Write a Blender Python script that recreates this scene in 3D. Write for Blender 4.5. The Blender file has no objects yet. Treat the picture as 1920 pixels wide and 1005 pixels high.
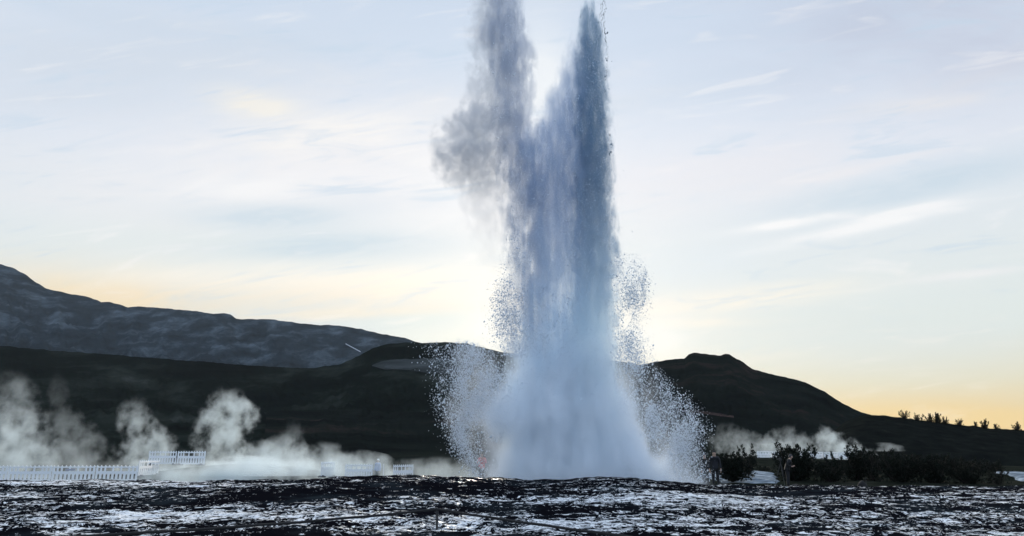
import bpy, bmesh, math, random
import numpy as np
from mathutils import Vector, Matrix
R = math.radians
random.seed(7)
rng = np.random.default_rng(7)
SC = bpy.context.scene
COL = SC.collection

# ------------------------------------------------------------------ camera
CAM_H = 1.6
PITCH = R(14.27)
FPX = 1387.0                       # focal length in pixels of the 1920 wide photograph
cam_d = bpy.data.cameras.new('camera'); cam_d.sensor_width = 36
cam_d.lens = 36 * FPX / 1920; cam_d.clip_start = 0.1; cam_d.clip_end = 60000
cam = bpy.data.objects.new('camera', cam_d); COL.objects.link(cam)
cam.location = (0, 0, CAM_H); cam.rotation_euler = (math.pi / 2 + PITCH, 0, 0)
SC.camera = cam
CP, SP = math.cos(PITCH), math.sin(PITCH)

def at(px, py, Y):
    """point of the plane y = Y that the photograph shows at (px, py)"""
    u = (px - 960) / FPX; v = (502.5 - py) / FPX
    dy = CP - v * SP; dz = SP + v * CP
    t = Y / dy
    return Vector((u * t, Y, CAM_H + dz * t))

def gx(px, Y): return at(px, 860, Y).x

# ------------------------------------------------------------------ world
SUN_EL, SUN_AZ = R(13.0), R(1.0)     # elevation, clockwise from the view axis
w = bpy.data.worlds.new('World'); SC.world = w; w.use_nodes = True
nt = w.node_tree; nt.nodes.clear()

class NT:
    """tiny helper to write node maths"""
    def __init__(s, t): s.t = t
    def n(s, kind, **kw):
        nd = s.t.nodes.new(kind)
        for k, v in kw.items(): setattr(nd, k, v)
        return nd
    def put(s, sock, v):
        if isinstance(v, bpy.types.NodeSocket): s.t.links.new(v, sock)
        elif v is not None: sock.default_value = v
    def m(s, op, a, b=None, c=None, clamp=False):
        nd = s.n('ShaderNodeMath', operation=op, use_clamp=clamp)
        for i, v in enumerate((a, b, c)): s.put(nd.inputs[i], v)
        return nd.outputs[0]
    def vm(s, op, a, b=None, out=0):
        nd = s.n('ShaderNodeVectorMath', operation=op)
        s.put(nd.inputs[0], a)
        if b is not None:
            if op == 'SCALE': s.put(nd.inputs['Scale'], b)
            else: s.put(nd.inputs[1], b)
        return nd.outputs[out]
    def noise(s, vec, scale=1, detail=4, rough=.55, dist=0, color=False, lac=2.0):
        nd = s.n('ShaderNodeTexNoise')
        s.put(nd.inputs['Vector'], vec); s.put(nd.inputs['Scale'], scale)
        nd.inputs['Detail'].default_value = detail; nd.inputs['Roughness'].default_value = rough
        nd.inputs['Distortion'].default_value = dist; nd.inputs['Lacunarity'].default_value = lac
        return nd.outputs['Color' if color else 'Fac']
    def mapr(s, v, a, b, c=0, d=1, mode='LINEAR'):
        nd = s.n('ShaderNodeMapRange', interpolation_type=mode)
        for i, q in enumerate((v, a, b, c, d)): s.put(nd.inputs[i], q)
        return nd.outputs[0]
    def mix(s, f, a, b, mode='MIX'):
        nd = s.n('ShaderNodeMix', data_type='RGBA', blend_type=mode)
        s.put(nd.inputs[0], f); s.put(nd.inputs[6], a); s.put(nd.inputs[7], b)
        return nd.outputs[2]
    def ramp(s, v, pts):
        nd = s.n('ShaderNodeValToRGB'); s.put(nd.inputs[0], v)
        cr = nd.color_ramp
        while len(cr.elements) < len(pts): cr.elements.new(0.5)
        for e, (p, c) in zip(cr.elements, pts):
            e.position = p; e.color = (*c, 1) if len(c) == 3 else c
        return nd.outputs[0]
    def curve(s, v, pts):
        nd = s.n('ShaderNodeFloatCurve'); s.put(nd.inputs['Value'], v)
        cu = nd.mapping.curves[0]
        cu.points[0].location = pts[0]; cu.points[1].location = pts[-1]
        for p in pts[1:-1]: cu.points.new(*p)
        for p in cu.points: p.handle_type = 'AUTO_CLAMPED'
        nd.mapping.update()
        return nd.outputs[0]
    def sep(s, v):
        nd = s.n('ShaderNodeSeparateXYZ'); s.put(nd.inputs[0], v); return nd.outputs
    def comb(s, x, y, z):
        nd = s.n('ShaderNodeCombineXYZ')
        for i, v in enumerate((x, y, z)): s.put(nd.inputs[i], v)
        return nd.outputs[0]

T = NT(nt)
sky = T.n('ShaderNodeTexSky', sky_type='NISHITA', sun_disc=False, sun_elevation=SUN_EL,
          altitude=0, air_density=1.0, dust_density=1.4, ozone_density=1.6)
sky.sun_rotation = SUN_AZ
d = T.n('ShaderNodeTexCoord').outputs['Generated']
dx, dy, dz = T.sep(d)[0:3]
el = T.m('MAXIMUM', dz, 0.0)
clear_sky = T.mix(1.0, sky.outputs[0], (0.05, 0.05, 0.05, 1), 'MULTIPLY')
# thin overcast veil: warm at the horizon, pale blue grey above
veil = T.ramp(el, [(0.00, (.88, .62, .26)), (0.05, (.86, .67, .36)), (0.085, (.80, .75, .56)), (0.14, (.78, .84, .80)),
                   (0.36, (.80, .85, .93)), (0.52, (.66, .76, .90)), (1.0, (.40, .50, .68))])
vec = T.comb(T.m('MULTIPLY_ADD', dx, 1.9, T.m('MULTIPLY', dz, 2.0)), T.m('MULTIPLY', dy, 1.2), T.m('MULTIPLY_ADD', dz, 9.5, T.m('MULTIPLY', dx, -1.3)))
n1 = T.noise(vec, 1.1, 6, .55, .5)
n2 = T.noise(vec, 2.6, 7, .6, 1.2)
n3 = T.noise(T.vm('ADD', vec, (7.3, 2.1, 3.3)), .8, 3, .5, .3)
cirrus = T.m('MULTIPLY', T.mapr(n1, .50, .68, 0, 1, 'SMOOTHSTEP'), T.mapr(n2, .35, .65, .25, 1))
blue = T.mapr(n3, .50, .70, 0, 1, 'SMOOTHSTEP')
c = T.mix(T.m('MULTIPLY', blue, .40), veil, (.52, .66, .80, 1))
lowband = T.mapr(el, .05, .30, 1, 0, 'SMOOTHSTEP')
cloudcol = T.mix(lowband, (.86, .86, .88, 1), (1.0, .93, .80, 1))
c = T.mix(T.m('MULTIPLY', cirrus, .55), c, cloudcol)
# cloud bodies, blue gaps and glow patches painted beside the column: (azimuth tangent, elevation tangent, widths, tilt, colour, strength), each torn by streaky noise
ud = T.m('DIVIDE', dx, T.m('MAXIMUM', dy, .05)); vd = T.m('DIVIDE', dz, T.m('MAXIMUM', dy, .05))
wsp = T.m('SUBTRACT', T.noise(T.comb(T.m('MULTIPLY', ud, 4.2), T.m('MULTIPLY_ADD', vd, 23, T.m('MULTIPLY', ud, -3.6)), 1.7), 1.5, 8, .58, 1.1), .5)
soft_ = T.m('SUBTRACT', T.noise(T.comb(T.m('MULTIPLY', ud, 2.0), T.m('MULTIPLY', vd, 6), 4.1), 2.2, 5, .55, .6), .5)
def lobe(c, px, py, sx, sy, tilt, col, k, tear=1.0):
    o = at(px, py, 1.0); ox, oz = o.x, o.z - CAM_H
    e = at(px + sx, py, 1.0); n_ = at(px, py - sy, 1.0); wx = e.x - ox; wz = n_.z - o.z
    du = T.m('SUBTRACT', ud, ox); dv = T.m('SUBTRACT', T.m('SUBTRACT', vd, oz), T.m('MULTIPLY', du, tilt))
    a_ = T.m('DIVIDE', du, wx); b2 = T.m('DIVIDE', dv, wz)
    r2 = T.m('ADD', T.m('MULTIPLY', a_, a_), T.m('MULTIPLY', b2, b2))
    f = T.m('EXPONENT', T.m('MULTIPLY', r2, -1.0))
    f = T.m('MULTIPLY', f, T.m('ADD', 1.0, T.m('ADD', T.m('MULTIPLY', wsp, 3.2 * tear), T.m('MULTIPLY', soft_, 2.0))), clamp=True)
    return T.mix(T.m('MULTIPLY', f, k, clamp=True), c, (*col, 1))
WH, CR, PK, BL, OR = (.98, .98, .98), (1.0, .94, .82), (.88, .85, .87), (.50, .66, .78), (.98, .78, .54)
for L in [(1780, 40, 380, 150, 0, (.54, .58, .71), .6, .2), (200, 120, 500, 120, 0, (.66, .73, .82), .6, .3), (560, 330, 420, 120, .05, (.93, .92, .93), .8, .5), (300, 470, 420, 60, 0, (.80, .86, .84), .6, .3), (160, 555, 260, 50, -.12, (.95, .76, .46), .85, .3), (1800, 790, 300, 34, 0, (.92, .68, .30), .8, .1),
          (480, 195, 80, 26, -.2, CR, .7, 1), (620, 250, 170, 34, .1, (1.0, .97, .93), .7, 1), (520, 405, 150, 26, 0, BL, .55, 1), (640, 462, 190, 26, .03, BL, .6, 1), (470, 355, 120, 22, 0, WH, .6, 1),
          (620, 530, 420, 32, -.02, (1.0, .96, .86), .95, .8), (480, 560, 380, 36, 0, OR, .35, .5), (640, 588, 260, 10, .04, (.95, .86, .70), .6, 1), (820, 600, 180, 16, .06, (.70, .80, .80), .6, .8),
          (1350, 330, 330, 60, .18, PK, .45, .6), (1730, 345, 260, 34, .22, BL, .5, .7), (1480, 418, 110, 9, .16, WH, .95, .7), (1620, 425, 170, 11, .22, WH, .9, .8), (1690, 398, 110, 10, .24, WH, .85, .8), (1600, 320, 160, 10, .25, (.9, .88, .9), .6, .8),
          (1740, 195, 120, 12, .12, (.86, .84, .84), .6, .8), (1830, 512, 130, 9, .12, (.90, .90, .90), .7, .6), (1390, 560, 190, 20, .12, CR, .95, .6), (1300, 606, 110, 10, .03, CR, .7, .7), (1280, 500, 160, 40, .1, (.74, .83, .90), .5, .5),
          (1640, 640, 330, 60, 0, (.76, .80, .78), .5, .2), (1010, 150, 70, 120, 0, (.98, 1.0, 1.0), .65, .1), (900, 330, 120, 60, 0, WH, .6, .6), (1230, 640, 70, 50, 0, (1.0, 1.0, .98), .5, .1), (925, 600, 50, 70, 0, (1.0, 1.0, .98), .4, .1)]:
    c = lobe(c, *L)
tex = T.m('MULTIPLY', T.mapr(wsp, .02, .22, 0, 1, 'SMOOTHSTEP'), T.mapr(soft_, -.08, .10, .1, 1, 'SMOOTHSTEP'))
c = T.mix(T.m('MULTIPLY', tex, .38), c, T.mix(lowband, (.97, .96, .97, 1), (1.02, .95, .84, 1)))
gap = T.m('MULTIPLY', T.mapr(wsp, -.03, -.20, 0, 1, 'SMOOTHSTEP'), T.mapr(soft_, .08, -.10, .1, 1, 'SMOOTHSTEP'))
c = T.mix(T.m('MULTIPLY', T.m('MULTIPLY', gap, T.mapr(el, .10, .22)), .40), c, (.54, .69, .83, 1))
# aureole: the veil scatters forward round the sun
sd = (math.sin(SUN_AZ) * math.cos(SUN_EL), math.cos(SUN_AZ) * math.cos(SUN_EL), math.sin(SUN_EL))
dot = T.m('MAXIMUM', T.vm('DOT_PRODUCT', d, sd, out=1), 0)
aur = T.m('ADD', T.m('MULTIPLY', T.m('POWER', dot, 200), .03), T.m('MULTIPLY', T.m('POWER', dot, 14), .015))
c = T.vm('ADD', c, T.vm('SCALE', (1.0, .97, .90), aur))
# sky behind the camera set brighter and bluer, added fill for column and barriers
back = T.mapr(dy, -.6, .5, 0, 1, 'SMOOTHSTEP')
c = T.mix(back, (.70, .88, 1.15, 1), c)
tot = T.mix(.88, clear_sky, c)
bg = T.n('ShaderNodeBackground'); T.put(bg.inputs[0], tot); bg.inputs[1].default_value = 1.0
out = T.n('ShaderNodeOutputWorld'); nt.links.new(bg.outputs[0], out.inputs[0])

sl = bpy.data.lights.new('sun', 'SUN'); sl.energy = 4.8; sl.angle = R(0.6); sl.color = (1, .92, .80)
so = bpy.data.objects.new('sun', sl); COL.objects.link(so)
so.rotation_euler = Vector(sd).to_track_quat('Z', 'Y').to_euler()

SC.view_settings.view_transform = 'Standard'; SC.view_settings.look = 'None'
SC.view_settings.exposure = 0.08; SC.view_settings.gamma = 1
cy = SC.cycles
cy.max_bounces = 12; cy.diffuse_bounces = 2; cy.glossy_bounces = 2; cy.transmission_bounces = 3
cy.volume_bounces = 10; cy.transparent_max_bounces = 24; cy.volume_max_steps = 256; cy.volume_step_rate = .6
cy.use_denoising = True; cy.sample_clamp_indirect = 4

# ------------------------------------------------------------------ helpers
def tag(o, label=None, cat=None, group=None, kind=None):
    if label: o['label'] = label
    if cat: o['category'] = cat
    if group: o['group'] = group
    if kind: o['kind'] = kind
    return o

def empty(name, loc=(0, 0, 0), rz=0):
    o = bpy.data.objects.new(name, None); COL.objects.link(o)
    o.location = loc; o.rotation_euler = (0, 0, rz); o.empty_display_size = .2
    return o

def link(name, me, mat, parent=None):
    o = bpy.data.objects.new(name, me); COL.objects.link(o)
    if mat: me.materials.append(mat)
    if parent: o.parent = parent
    return o

def np_mesh(name, v, f, smooth=False):
    """v (n,3), f (m,k) arrays -> mesh"""
    v = np.asarray(v, np.float32); f = np.asarray(f, np.int32)
    me = bpy.data.meshes.new(name)
    me.vertices.add(len(v)); me.vertices.foreach_set('co', v.ravel())
    m, k = f.shape
    me.loops.add(m * k); me.loops.foreach_set('vertex_index', f.ravel())
    me.polygons.add(m); me.polygons.foreach_set('loop_start', np.arange(0, m * k, k, dtype=np.int32))
    me.polygons.foreach_set('loop_total', np.full(m, k, np.int32))
    if smooth: me.polygons.foreach_set('use_smooth', np.ones(m, bool))
    me.update(calc_edges=True); me.validate()
    return me

def grid_faces(nr, nc, wrap=False):
    r = np.arange(nr - 1)[:, None]; cc = np.arange(nc if wrap else nc - 1)[None]
    c2 = (cc + 1) % nc
    return np.stack([r * nc + cc, r * nc + c2, (r + 1) * nc + c2, (r + 1) * nc + cc], -1).reshape(-1, 4)

_LAT = {}
def vnoise(x, y, seed=0):
    """smooth value noise in [-1, 1]"""
    if seed not in _LAT: _LAT[seed] = np.random.default_rng(1000 + seed).uniform(-1, 1, (256, 256))
    L = _LAT[seed]
    xi = np.floor(x).astype(int); yi = np.floor(y).astype(int)
    fx = x - xi; fy = y - yi
    fx = fx * fx * fx * (fx * (fx * 6 - 15) + 10); fy = fy * fy * fy * (fy * (fy * 6 - 15) + 10)
    a = L[yi & 255, xi & 255]; b = L[yi & 255, (xi + 1) & 255]
    c_ = L[(yi + 1) & 255, xi & 255]; d_ = L[(yi + 1) & 255, (xi + 1) & 255]
    return (a * (1 - fx) + b * fx) * (1 - fy) + (c_ * (1 - fx) + d_ * fx) * fy

def fbm(x, y, octv=5, gain=.5, seed=0, ridged=False):
    s = 0; amp = 1; tot_ = 0
    for i in range(octv):
        q = vnoise(x * 2 ** i + 17.3 * i, y * 2 ** i - 9.1 * i, seed + i)
        if ridged: q = 1 - 2 * np.abs(q)
        s = s + q * amp; tot_ += amp; amp *= gain
    return s / tot_

def sstep(a, b, x):
    t = np.clip((x - a) / (b - a), 0, 1); return t * t * (3 - 2 * t)

def material(name):
    m = bpy.data.materials.new(name); m.use_nodes = True
    t = m.node_tree; t.nodes.clear()
    o = t.nodes.new('ShaderNodeOutputMaterial')
    return m, NT(t), o

def simple(name, col, rough=.6, var=.15, scale=6, metal=0, spec=.5, bump=0.0):
    m, t, o = material(name)
    co = t.n('ShaderNodeTexCoord').outputs['Object']
    n = t.noise(co, scale, 4)
    c1 = tuple(max(0, q * (1 - var)) for q in col) + (1,); c2 = tuple(min(1, q * (1 + var)) for q in col) + (1,)
    p = t.n('ShaderNodeBsdfPrincipled')
    t.put(p.inputs['Base Color'], t.mix(n, c1, c2)); p.inputs['Roughness'].default_value = rough
    p.inputs['Metallic'].default_value = metal; p.inputs['Specular IOR Level'].default_value = spec
    if bump:
        b = t.n('ShaderNodeBump'); b.inputs['Strength'].default_value = 1; b.inputs['Distance'].default_value = bump
        t.put(b.inputs['Height'], t.noise(co, scale * 3, 4)); t.put(p.inputs['Normal'], b.outputs[0])
    t.t.links.new(p.outputs[0], o.inputs[0])
    return m

def bm_mesh(bm, name):
    me = bpy.data.meshes.new(name); bm.to_mesh(me); bm.free(); return me

def add_box(bm, c_, s, rot=None):
    M = Matrix.Translation(c_) @ (rot.to_4x4() if rot is not None else Matrix.Identity(4)) @ Matrix.Diagonal((*s, 1))
    return bmesh.ops.create_cube(bm, size=1, matrix=M)

def add_tube(bm, pts, rad, seg=6, cap=True):
    """tube through points; rad is a number or a list"""
    pts = [Vector(p) for p in pts]
    if not hasattr(rad, '__len__'): rad = [rad] * len(pts)
    rings = []
    for i, p in enumerate(pts):
        a = pts[max(i - 1, 0)]; b = pts[min(i + 1, len(pts) - 1)]
        t = (b - a).normalized()
        u = t.orthogonal().normalized() if i == 0 else (u - t * u.dot(t)).normalized()
        v_ = t.cross(u)
        rings.append([bm.verts.new(p + (u * math.cos(k * 2 * math.pi / seg) + v_ * math.sin(k * 2 * math.pi / seg)) * rad[i]) for k in range(seg)])
    for a, b in zip(rings, rings[1:]):
        for k in range(seg): bm.faces.new((a[k], a[(k + 1) % seg], b[(k + 1) % seg], b[k]))
    if cap:
        bm.faces.new(rings[0][::-1]); bm.faces.new(rings[-1])

# ------------------------------------------------------------------ ground, sinter apron, hills
def rough_mat(name, stops, scale, rough=.9, bump=.4, stretch=(1, 1, 1), spec=.0, detail=8):
    m, t, o = material(name)
    co = t.vm('MULTIPLY', t.n('ShaderNodeTexCoord').outputs['Object'], stretch)
    n = t.noise(co, scale, detail, .62, .4)
    p = t.n('ShaderNodeBsdfPrincipled')
    t.put(p.inputs['Base Color'], t.ramp(n, stops)); p.inputs['Roughness'].default_value = rough
    p.inputs['Specular IOR Level'].default_value = spec
    b = t.n('ShaderNodeBump'); b.inputs['Strength'].default_value = 1; b.inputs['Distance'].default_value = bump
    t.put(b.inputs['Height'], t.noise(co, scale * 4, 6, .6)); t.put(p.inputs['Normal'], b.outputs[0])
    t.t.links.new(p.outputs[0], o.inputs[0])
    return m

# ground: one sheet to the horizon
def rise(x, y):
    """low swells of the geothermal field"""
    left = 1.05 * np.exp(-((x + 21) / 7.0) ** 2 - ((y - 60) / 8.0) ** 2)
    right = 1.45 * np.exp(-((x - 40) / 24.0) ** 2 - ((y - 122) / 22.0) ** 2)
    patch = .55 * np.exp(-((x - 18.5) / 4.0) ** 2 - ((y - 66) / 8.0) ** 2) + .5 * np.exp(-((x - 36) / 4.0) ** 2 - ((y - 56) / 6.0) ** 2)
    return left + right + patch
ys = np.concatenate([np.linspace(-30, 30, 31)[:-1], np.linspace(30, 160, 170)[:-1], np.geomspace(160, 6000, 60)])
xs = np.concatenate([-np.geomspace(90, 5000, 25)[::-1], np.linspace(-90, 90, 241)[1:-1], np.geomspace(90, 5000, 25)])
Xg, Yg = np.meshgrid(xs, ys)
fade = sstep(25, 45, Yg) * (1 - sstep(200, 500, np.abs(Yg)))
Zg = rise(Xg, Yg) + fade * (.10 * fbm(Xg / 5, Yg / 5, 4, seed=3) + .05 * fbm(Xg / .9, Yg / .9, 3, seed=9)) - .06
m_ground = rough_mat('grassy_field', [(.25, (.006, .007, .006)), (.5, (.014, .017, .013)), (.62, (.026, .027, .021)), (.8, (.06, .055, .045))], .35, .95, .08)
ground = link('ground', np_mesh('ground', np.stack([Xg, Yg, Zg], -1).reshape(-1, 3), grid_faces(len(ys), len(xs)), True), m_ground)
tag(ground, 'dark mossy flat field behind the wet sinter apron', 'ground', kind='structure')

def swell_sheet(pts, label, seed, mat):
    """a thin pale silica sheet lying on the ground, ragged outline"""
    n, m_ = 60, 14; V = []; F = []
    c_ = np.mean(np.array(pts), 0)
    loop = [Vector(pts[i]).lerp(Vector(pts[(i + 1) % len(pts)]), j / 12) for i in range(len(pts)) for j in range(12)]
    n = len(loop)
    for k in range(m_ + 1):
        q = 1 - k / m_
        for i, p in enumerate(loop):
            rg = 1 + .22 * float(fbm(np.array(i * .35), np.array(seed * 1.7), 3, seed=seed))
            x_ = c_[0] + (p.x - c_[0]) * q * rg; y_ = c_[1] + (p.y - c_[1]) * q * rg
            z_ = float(rise(np.array(x_), np.array(y_))) + .10 * float(fbm(np.array(x_ / 5), np.array(y_ / 5), 4, seed=3)) * float(sstep(25, 45, np.array(y_))) + (.06 if k else -.05) + .03 * float(fbm(np.array(x_), np.array(y_), 3, seed=4)) - .02
            V.append((x_, y_, z_))
    F = grid_faces(m_ + 1, n, True)
    return tag(link('terrain', np_mesh('terrain', np.array(V), F, True), mat), label, 'terrain', kind='structure')
m_silica = rough_mat('pale_silica', [(.3, (.05, .06, .07)), (.5, (.20, .24, .28)), (.65, (.40, .45, .50))], 1.1, .6, .05)
swell_sheet([(13.6, 50), (17, 49.5), (21.5, 64), (18, 67), (15.0, 60)], 'pale blue-grey silica patch behind the standing pair', 3, m_silica)
swell_sheet([(32, 46), (40, 46), (42, 58), (35, 56)], 'pale silica patch at the right edge behind the apron', 4, m_silica)

# wet sinter apron rising to the geyser's rim
crest_px = np.array([-900, -300, 0, 150, 300, 480, 560, 600, 640, 720, 820, 900, 1000, 1060, 1130, 1180, 1260, 1330, 1400, 1600, 1920, 2300, 2900])
crest_py = np.array([908, 908, 906, 905, 906, 905, 903, 900, 897, 895, 896, 900, 904, 904, 899, 900, 907, 912, 914.5, 916.5, 916.5, 917, 918])
DC = 24.0
cx_ = np.array([at(p, 900, DC).x for p in crest_px]); cz_ = np.array([at(p, q, DC).z for p, q in zip(crest_px, crest_py)])
xs = np.arange(-25, 25.01, .045)
ys = np.concatenate([np.arange(2, 12, .12), np.arange(12, 26, .028), np.arange(26, 36, .12)])
X, Y = np.meshgrid(xs, ys)
cz = np.interp(X, cx_, cz_) - .05
wob = 1.1 * fbm(X / 6, Y * 0 + 3.3, 3, seed=41)
S = sstep(9, DC + .5, Y) ** 1.15 * (1 - sstep(DC + 1, 33, Y + wob))
Z = cz * S + .05
und = 1.0 + 0 * X
wx = X + .5 * fbm(X / 1.2, Y / 1.2, 3, seed=50); wy = Y + .10 * fbm(X / .8, Y / .8, 3, seed=60) + .06 * X
big = fbm(wx / 2.4, wy / 1.1, 3, .5, seed=11, ridged=True)
mid = fbm(wx / .75, wy / .45, 4, .55, seed=21, ridged=True)
fine = fbm(wx / .2, wy / .14, 3, .6, seed=31)
# terracettes: steps facing the viewer
ter = (Y * 1.4 + 1.6 * fbm(X / 3.2, Y / 1.6, 4, seed=71))
ter = ter - np.floor(ter); ter = np.clip(ter * 1.15, 0, 1) ** 2
amp = 1 - .25 * sstep(20, 23, Y)
lumps = .07 * fbm(X / .55, Y / 1.5, 3, .5, seed=88) * sstep(21, 23.5, Y)
Z = Z + lumps + amp * (.042 * big + .034 * mid + .014 * fine + .02 * ter)
edge = sstep(0, 1.5, np.minimum(np.minimum(X + 25, 25 - X), np.minimum(Y - 2, 36 - Y)))
Z = Z * edge - .3 * (1 - edge)

def sinter_material():
    m, t, o = material('wet_sinter')
    co = t.n('ShaderNodeTexCoord').outputs['Object']
    wv = t.vm('ADD', co, t.vm('SCALE', t.noise(co, 1.1, 3, color=True), .9))
    st = t.vm('MULTIPLY', wv, (.85, 1.8, 4))
    a = t.noise(st, 1.3, 9, .70, .3)
    b_ = t.noise(t.vm('MULTIPLY', wv, (1.5, 2.5, 10)), 2.6, 6, .66, .2)
    large = t.noise(t.vm('MULTIPLY', co, (.10, .42, .3)), 1.0, 3, .5)
    f = t.m('ADD', t.m('MULTIPLY', a, .62), t.m('MULTIPLY', b_, .38))
    f = t.m('ADD', f, t.m('MULTIPLY', t.m('SUBTRACT', large, .5), .42))
    sp = t.noise(t.vm('MULTIPLY', wv, (4, 2.4, 24)), 2.2, 3, .6)
    f = t.m('ADD', f, t.m('MULTIPLY', t.m('SUBTRACT', sp, .5), .30))
    cxyz = t.sep(co)
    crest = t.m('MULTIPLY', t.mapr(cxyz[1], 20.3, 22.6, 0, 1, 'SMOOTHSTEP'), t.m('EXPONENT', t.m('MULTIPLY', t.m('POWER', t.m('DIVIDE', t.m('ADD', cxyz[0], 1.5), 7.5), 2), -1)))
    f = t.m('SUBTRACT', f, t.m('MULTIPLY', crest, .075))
    pale = t.mapr(f, .536, .553, 0, 1, 'SMOOTHSTEP')
    grit = t.noise(t.vm('MULTIPLY', wv, (3, 4.5, 6)), 2.7, 5, .7)
    shade = t.mix(t.mapr(grit, .40, .52, 0, 1, 'SMOOTHSTEP'), (.14, .165, .19, 1), (.95, .95, .95, 1))
    col = t.mix(pale, (.006, .006, .008, 1), shade)
    tint = t.noise(co, .7, 3)
    col = t.mix(t.m('MULTIPLY', t.mapr(tint, .5, .7), .25), col, (.05, .07, .08, 1))
    p = t.n('ShaderNodeBsdfPrincipled'); t.put(p.inputs['Base Color'], col)
    t.put(p.inputs['Roughness'], t.mapr(pale, 0, 1, .5, .30)); p.inputs['IOR'].default_value = 1.33
    t.put(p.inputs['Specular IOR Level'], t.mapr(pale, 0, 1, .0, .8))
    bp = t.n('ShaderNodeBump'); bp.inputs['Distance'].default_value = .02; bp.inputs['Strength'].default_value = .9
    t.put(bp.inputs['Height'], t.noise(t.vm('MULTIPLY', wv, (2.2, 2.6, 5)), 3.5, 6, .65)); t.put(p.inputs['Normal'], bp.outputs[0])
    t.t.links.new(p.outputs[0], o.inputs[0])
    return m
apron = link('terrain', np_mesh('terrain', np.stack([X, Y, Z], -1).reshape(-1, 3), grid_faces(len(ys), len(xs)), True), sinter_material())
tag(apron, 'wet rippled silica apron streaked black and white round the geyser', 'terrain', kind='structure')

def apron_z(x, y):
    i = int(np.clip(np.searchsorted(ys, y), 0, len(ys) - 1)); j = int(np.clip(np.searchsorted(xs, x), 0, len(xs) - 1))
    return float(Z[i, j])

def hill(name, sky_px, Y0, Y1, depth_back, prof, mat, label, rough=1.0, ext=(900, 900), res=(420, 110), seed=0, side=1.0, base=-1.0, ridge=1.0, tail=0):
    """a hill whose crest line stands at distance Y1 (its foot at Y0): skyline read off the photograph, its body real terrain"""
    px = [p for p, q in sky_px]; py = [q for p, q in sky_px]
    px = [px[0] - ext[0]] + px + [px[-1] + ext[1]]; py = [py[0] + ext[0] * 0.02] + py + [max(py[-1] + 8, tail)]
    P = [at(a, b, Y1) for a, b in zip(px, py)]
    hx = np.array([p.x for p in P]); hz = np.array([p.z for p in P])
    x = np.linspace(hx[0], hx[-1], res[0])
    t = np.linspace(0, 1, res[1]); nb = 26
    H = np.interp(x, hx, hz) + ridge * fbm(x / (hx[-1] - hx[0]) * 60, x * 0 + seed, 4, .6, seed=seed) + Y1 * .0011 * fbm(x / (Y1 * .012), x * 0 + seed, 3, .6, seed=seed + 3)
    rows = []
    tt = np.concatenate([t, 1 + np.linspace(0, 1, nb)[1:]])
    XX, TT = np.meshgrid(x, tt)
    YY = np.where(TT <= 1, Y0 + (Y1 - Y0) * TT, Y1 + depth_back * (TT - 1))
    bend = (fbm(XX / (Y1 * .35), YY / (Y1 * .3), 3, seed=seed + 5)) * (Y1 - Y0) * .12
    front = prof(np.clip(TT, 0, 1)); backp = 1 - sstep(1, 2, TT)
    q = np.where(TT <= 1, front, backp)
    ZZ = base + (np.interp(XX, x, H) - base) * q
    gully = fbm(XX / (Y1 * .045), YY / (Y1 * .16), 5, .55, seed=seed + 9, ridged=True) + .5 * fbm(XX / (Y1 * .012), YY / (Y1 * .02), 4, .6, seed=seed + 19)
    ZZ = ZZ + np.minimum(gully - .9, 0) * rough * Y1 * .014 * np.sin(np.pi * np.clip(TT, 0, 1)) ** .6 * np.clip(ZZ / (Y1 * .06), 0, 1)
    YY = YY + bend * np.sin(np.pi * np.clip(TT, 0, 1))
    XX = XX * YY / Y1      # spurs fan out from the crest towards the field
    me = np_mesh(name, np.stack([XX, YY, ZZ], -1).reshape(-1, 3), grid_faces(len(tt), len(x)), True)
    o = link(name, me, mat)
    tag(o, label, 'hill', kind='structure')
    return o

far_mat = rough_mat('bare_rock_slope', [(.30, (.012, .017, .020)), (.50, (.026, .036, .044)), (.60, (.060, .078, .092)), (.74, (.13, .155, .18))], .014, .95, 5.0, (1, .6, 2.0), 0, 12)  # bluish tint paints part of the distance haze into the rock colour
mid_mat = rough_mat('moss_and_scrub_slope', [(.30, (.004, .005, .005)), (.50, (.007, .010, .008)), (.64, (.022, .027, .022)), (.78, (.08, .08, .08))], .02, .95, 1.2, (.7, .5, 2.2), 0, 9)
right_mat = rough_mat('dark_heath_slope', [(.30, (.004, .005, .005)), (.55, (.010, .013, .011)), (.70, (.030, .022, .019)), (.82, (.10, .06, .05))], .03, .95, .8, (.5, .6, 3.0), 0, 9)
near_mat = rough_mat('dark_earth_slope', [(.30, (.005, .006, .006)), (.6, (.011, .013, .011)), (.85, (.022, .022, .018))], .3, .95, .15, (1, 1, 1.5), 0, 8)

ridge_far = [(-200, 470), (0, 495), (25, 503), (50, 515), (66, 528), (85, 539), (120, 547), (160, 556), (190, 567), (205, 566), (225, 570), (238, 575), (265, 574), (330, 580), (400, 588), (420, 588), (433, 591), (442, 598), (480, 599), (505, 597),
             (530, 601), (560, 605), (590, 609), (650, 612), (690, 621), (730, 629), (760, 635), (800, 646), (900, 668), (1000, 690), (1150, 730), (1400, 790)]
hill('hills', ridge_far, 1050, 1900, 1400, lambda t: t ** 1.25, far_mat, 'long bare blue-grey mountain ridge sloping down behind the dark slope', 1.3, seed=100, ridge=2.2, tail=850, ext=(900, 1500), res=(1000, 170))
ridge_mid = [(-300, 640), (0, 648), (60, 654), (180, 663), (300, 672), (420, 682), (500, 687), (580, 690), (640, 682), (670, 668), (700, 652), (730, 644), (765, 641), (800, 642), (870, 643), (900, 650), (930, 658), (960, 663), (1000, 667),
             (1060, 671), (1150, 677), (1210, 685), (1300, 700), (1500, 760), (1800, 830)]
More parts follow.
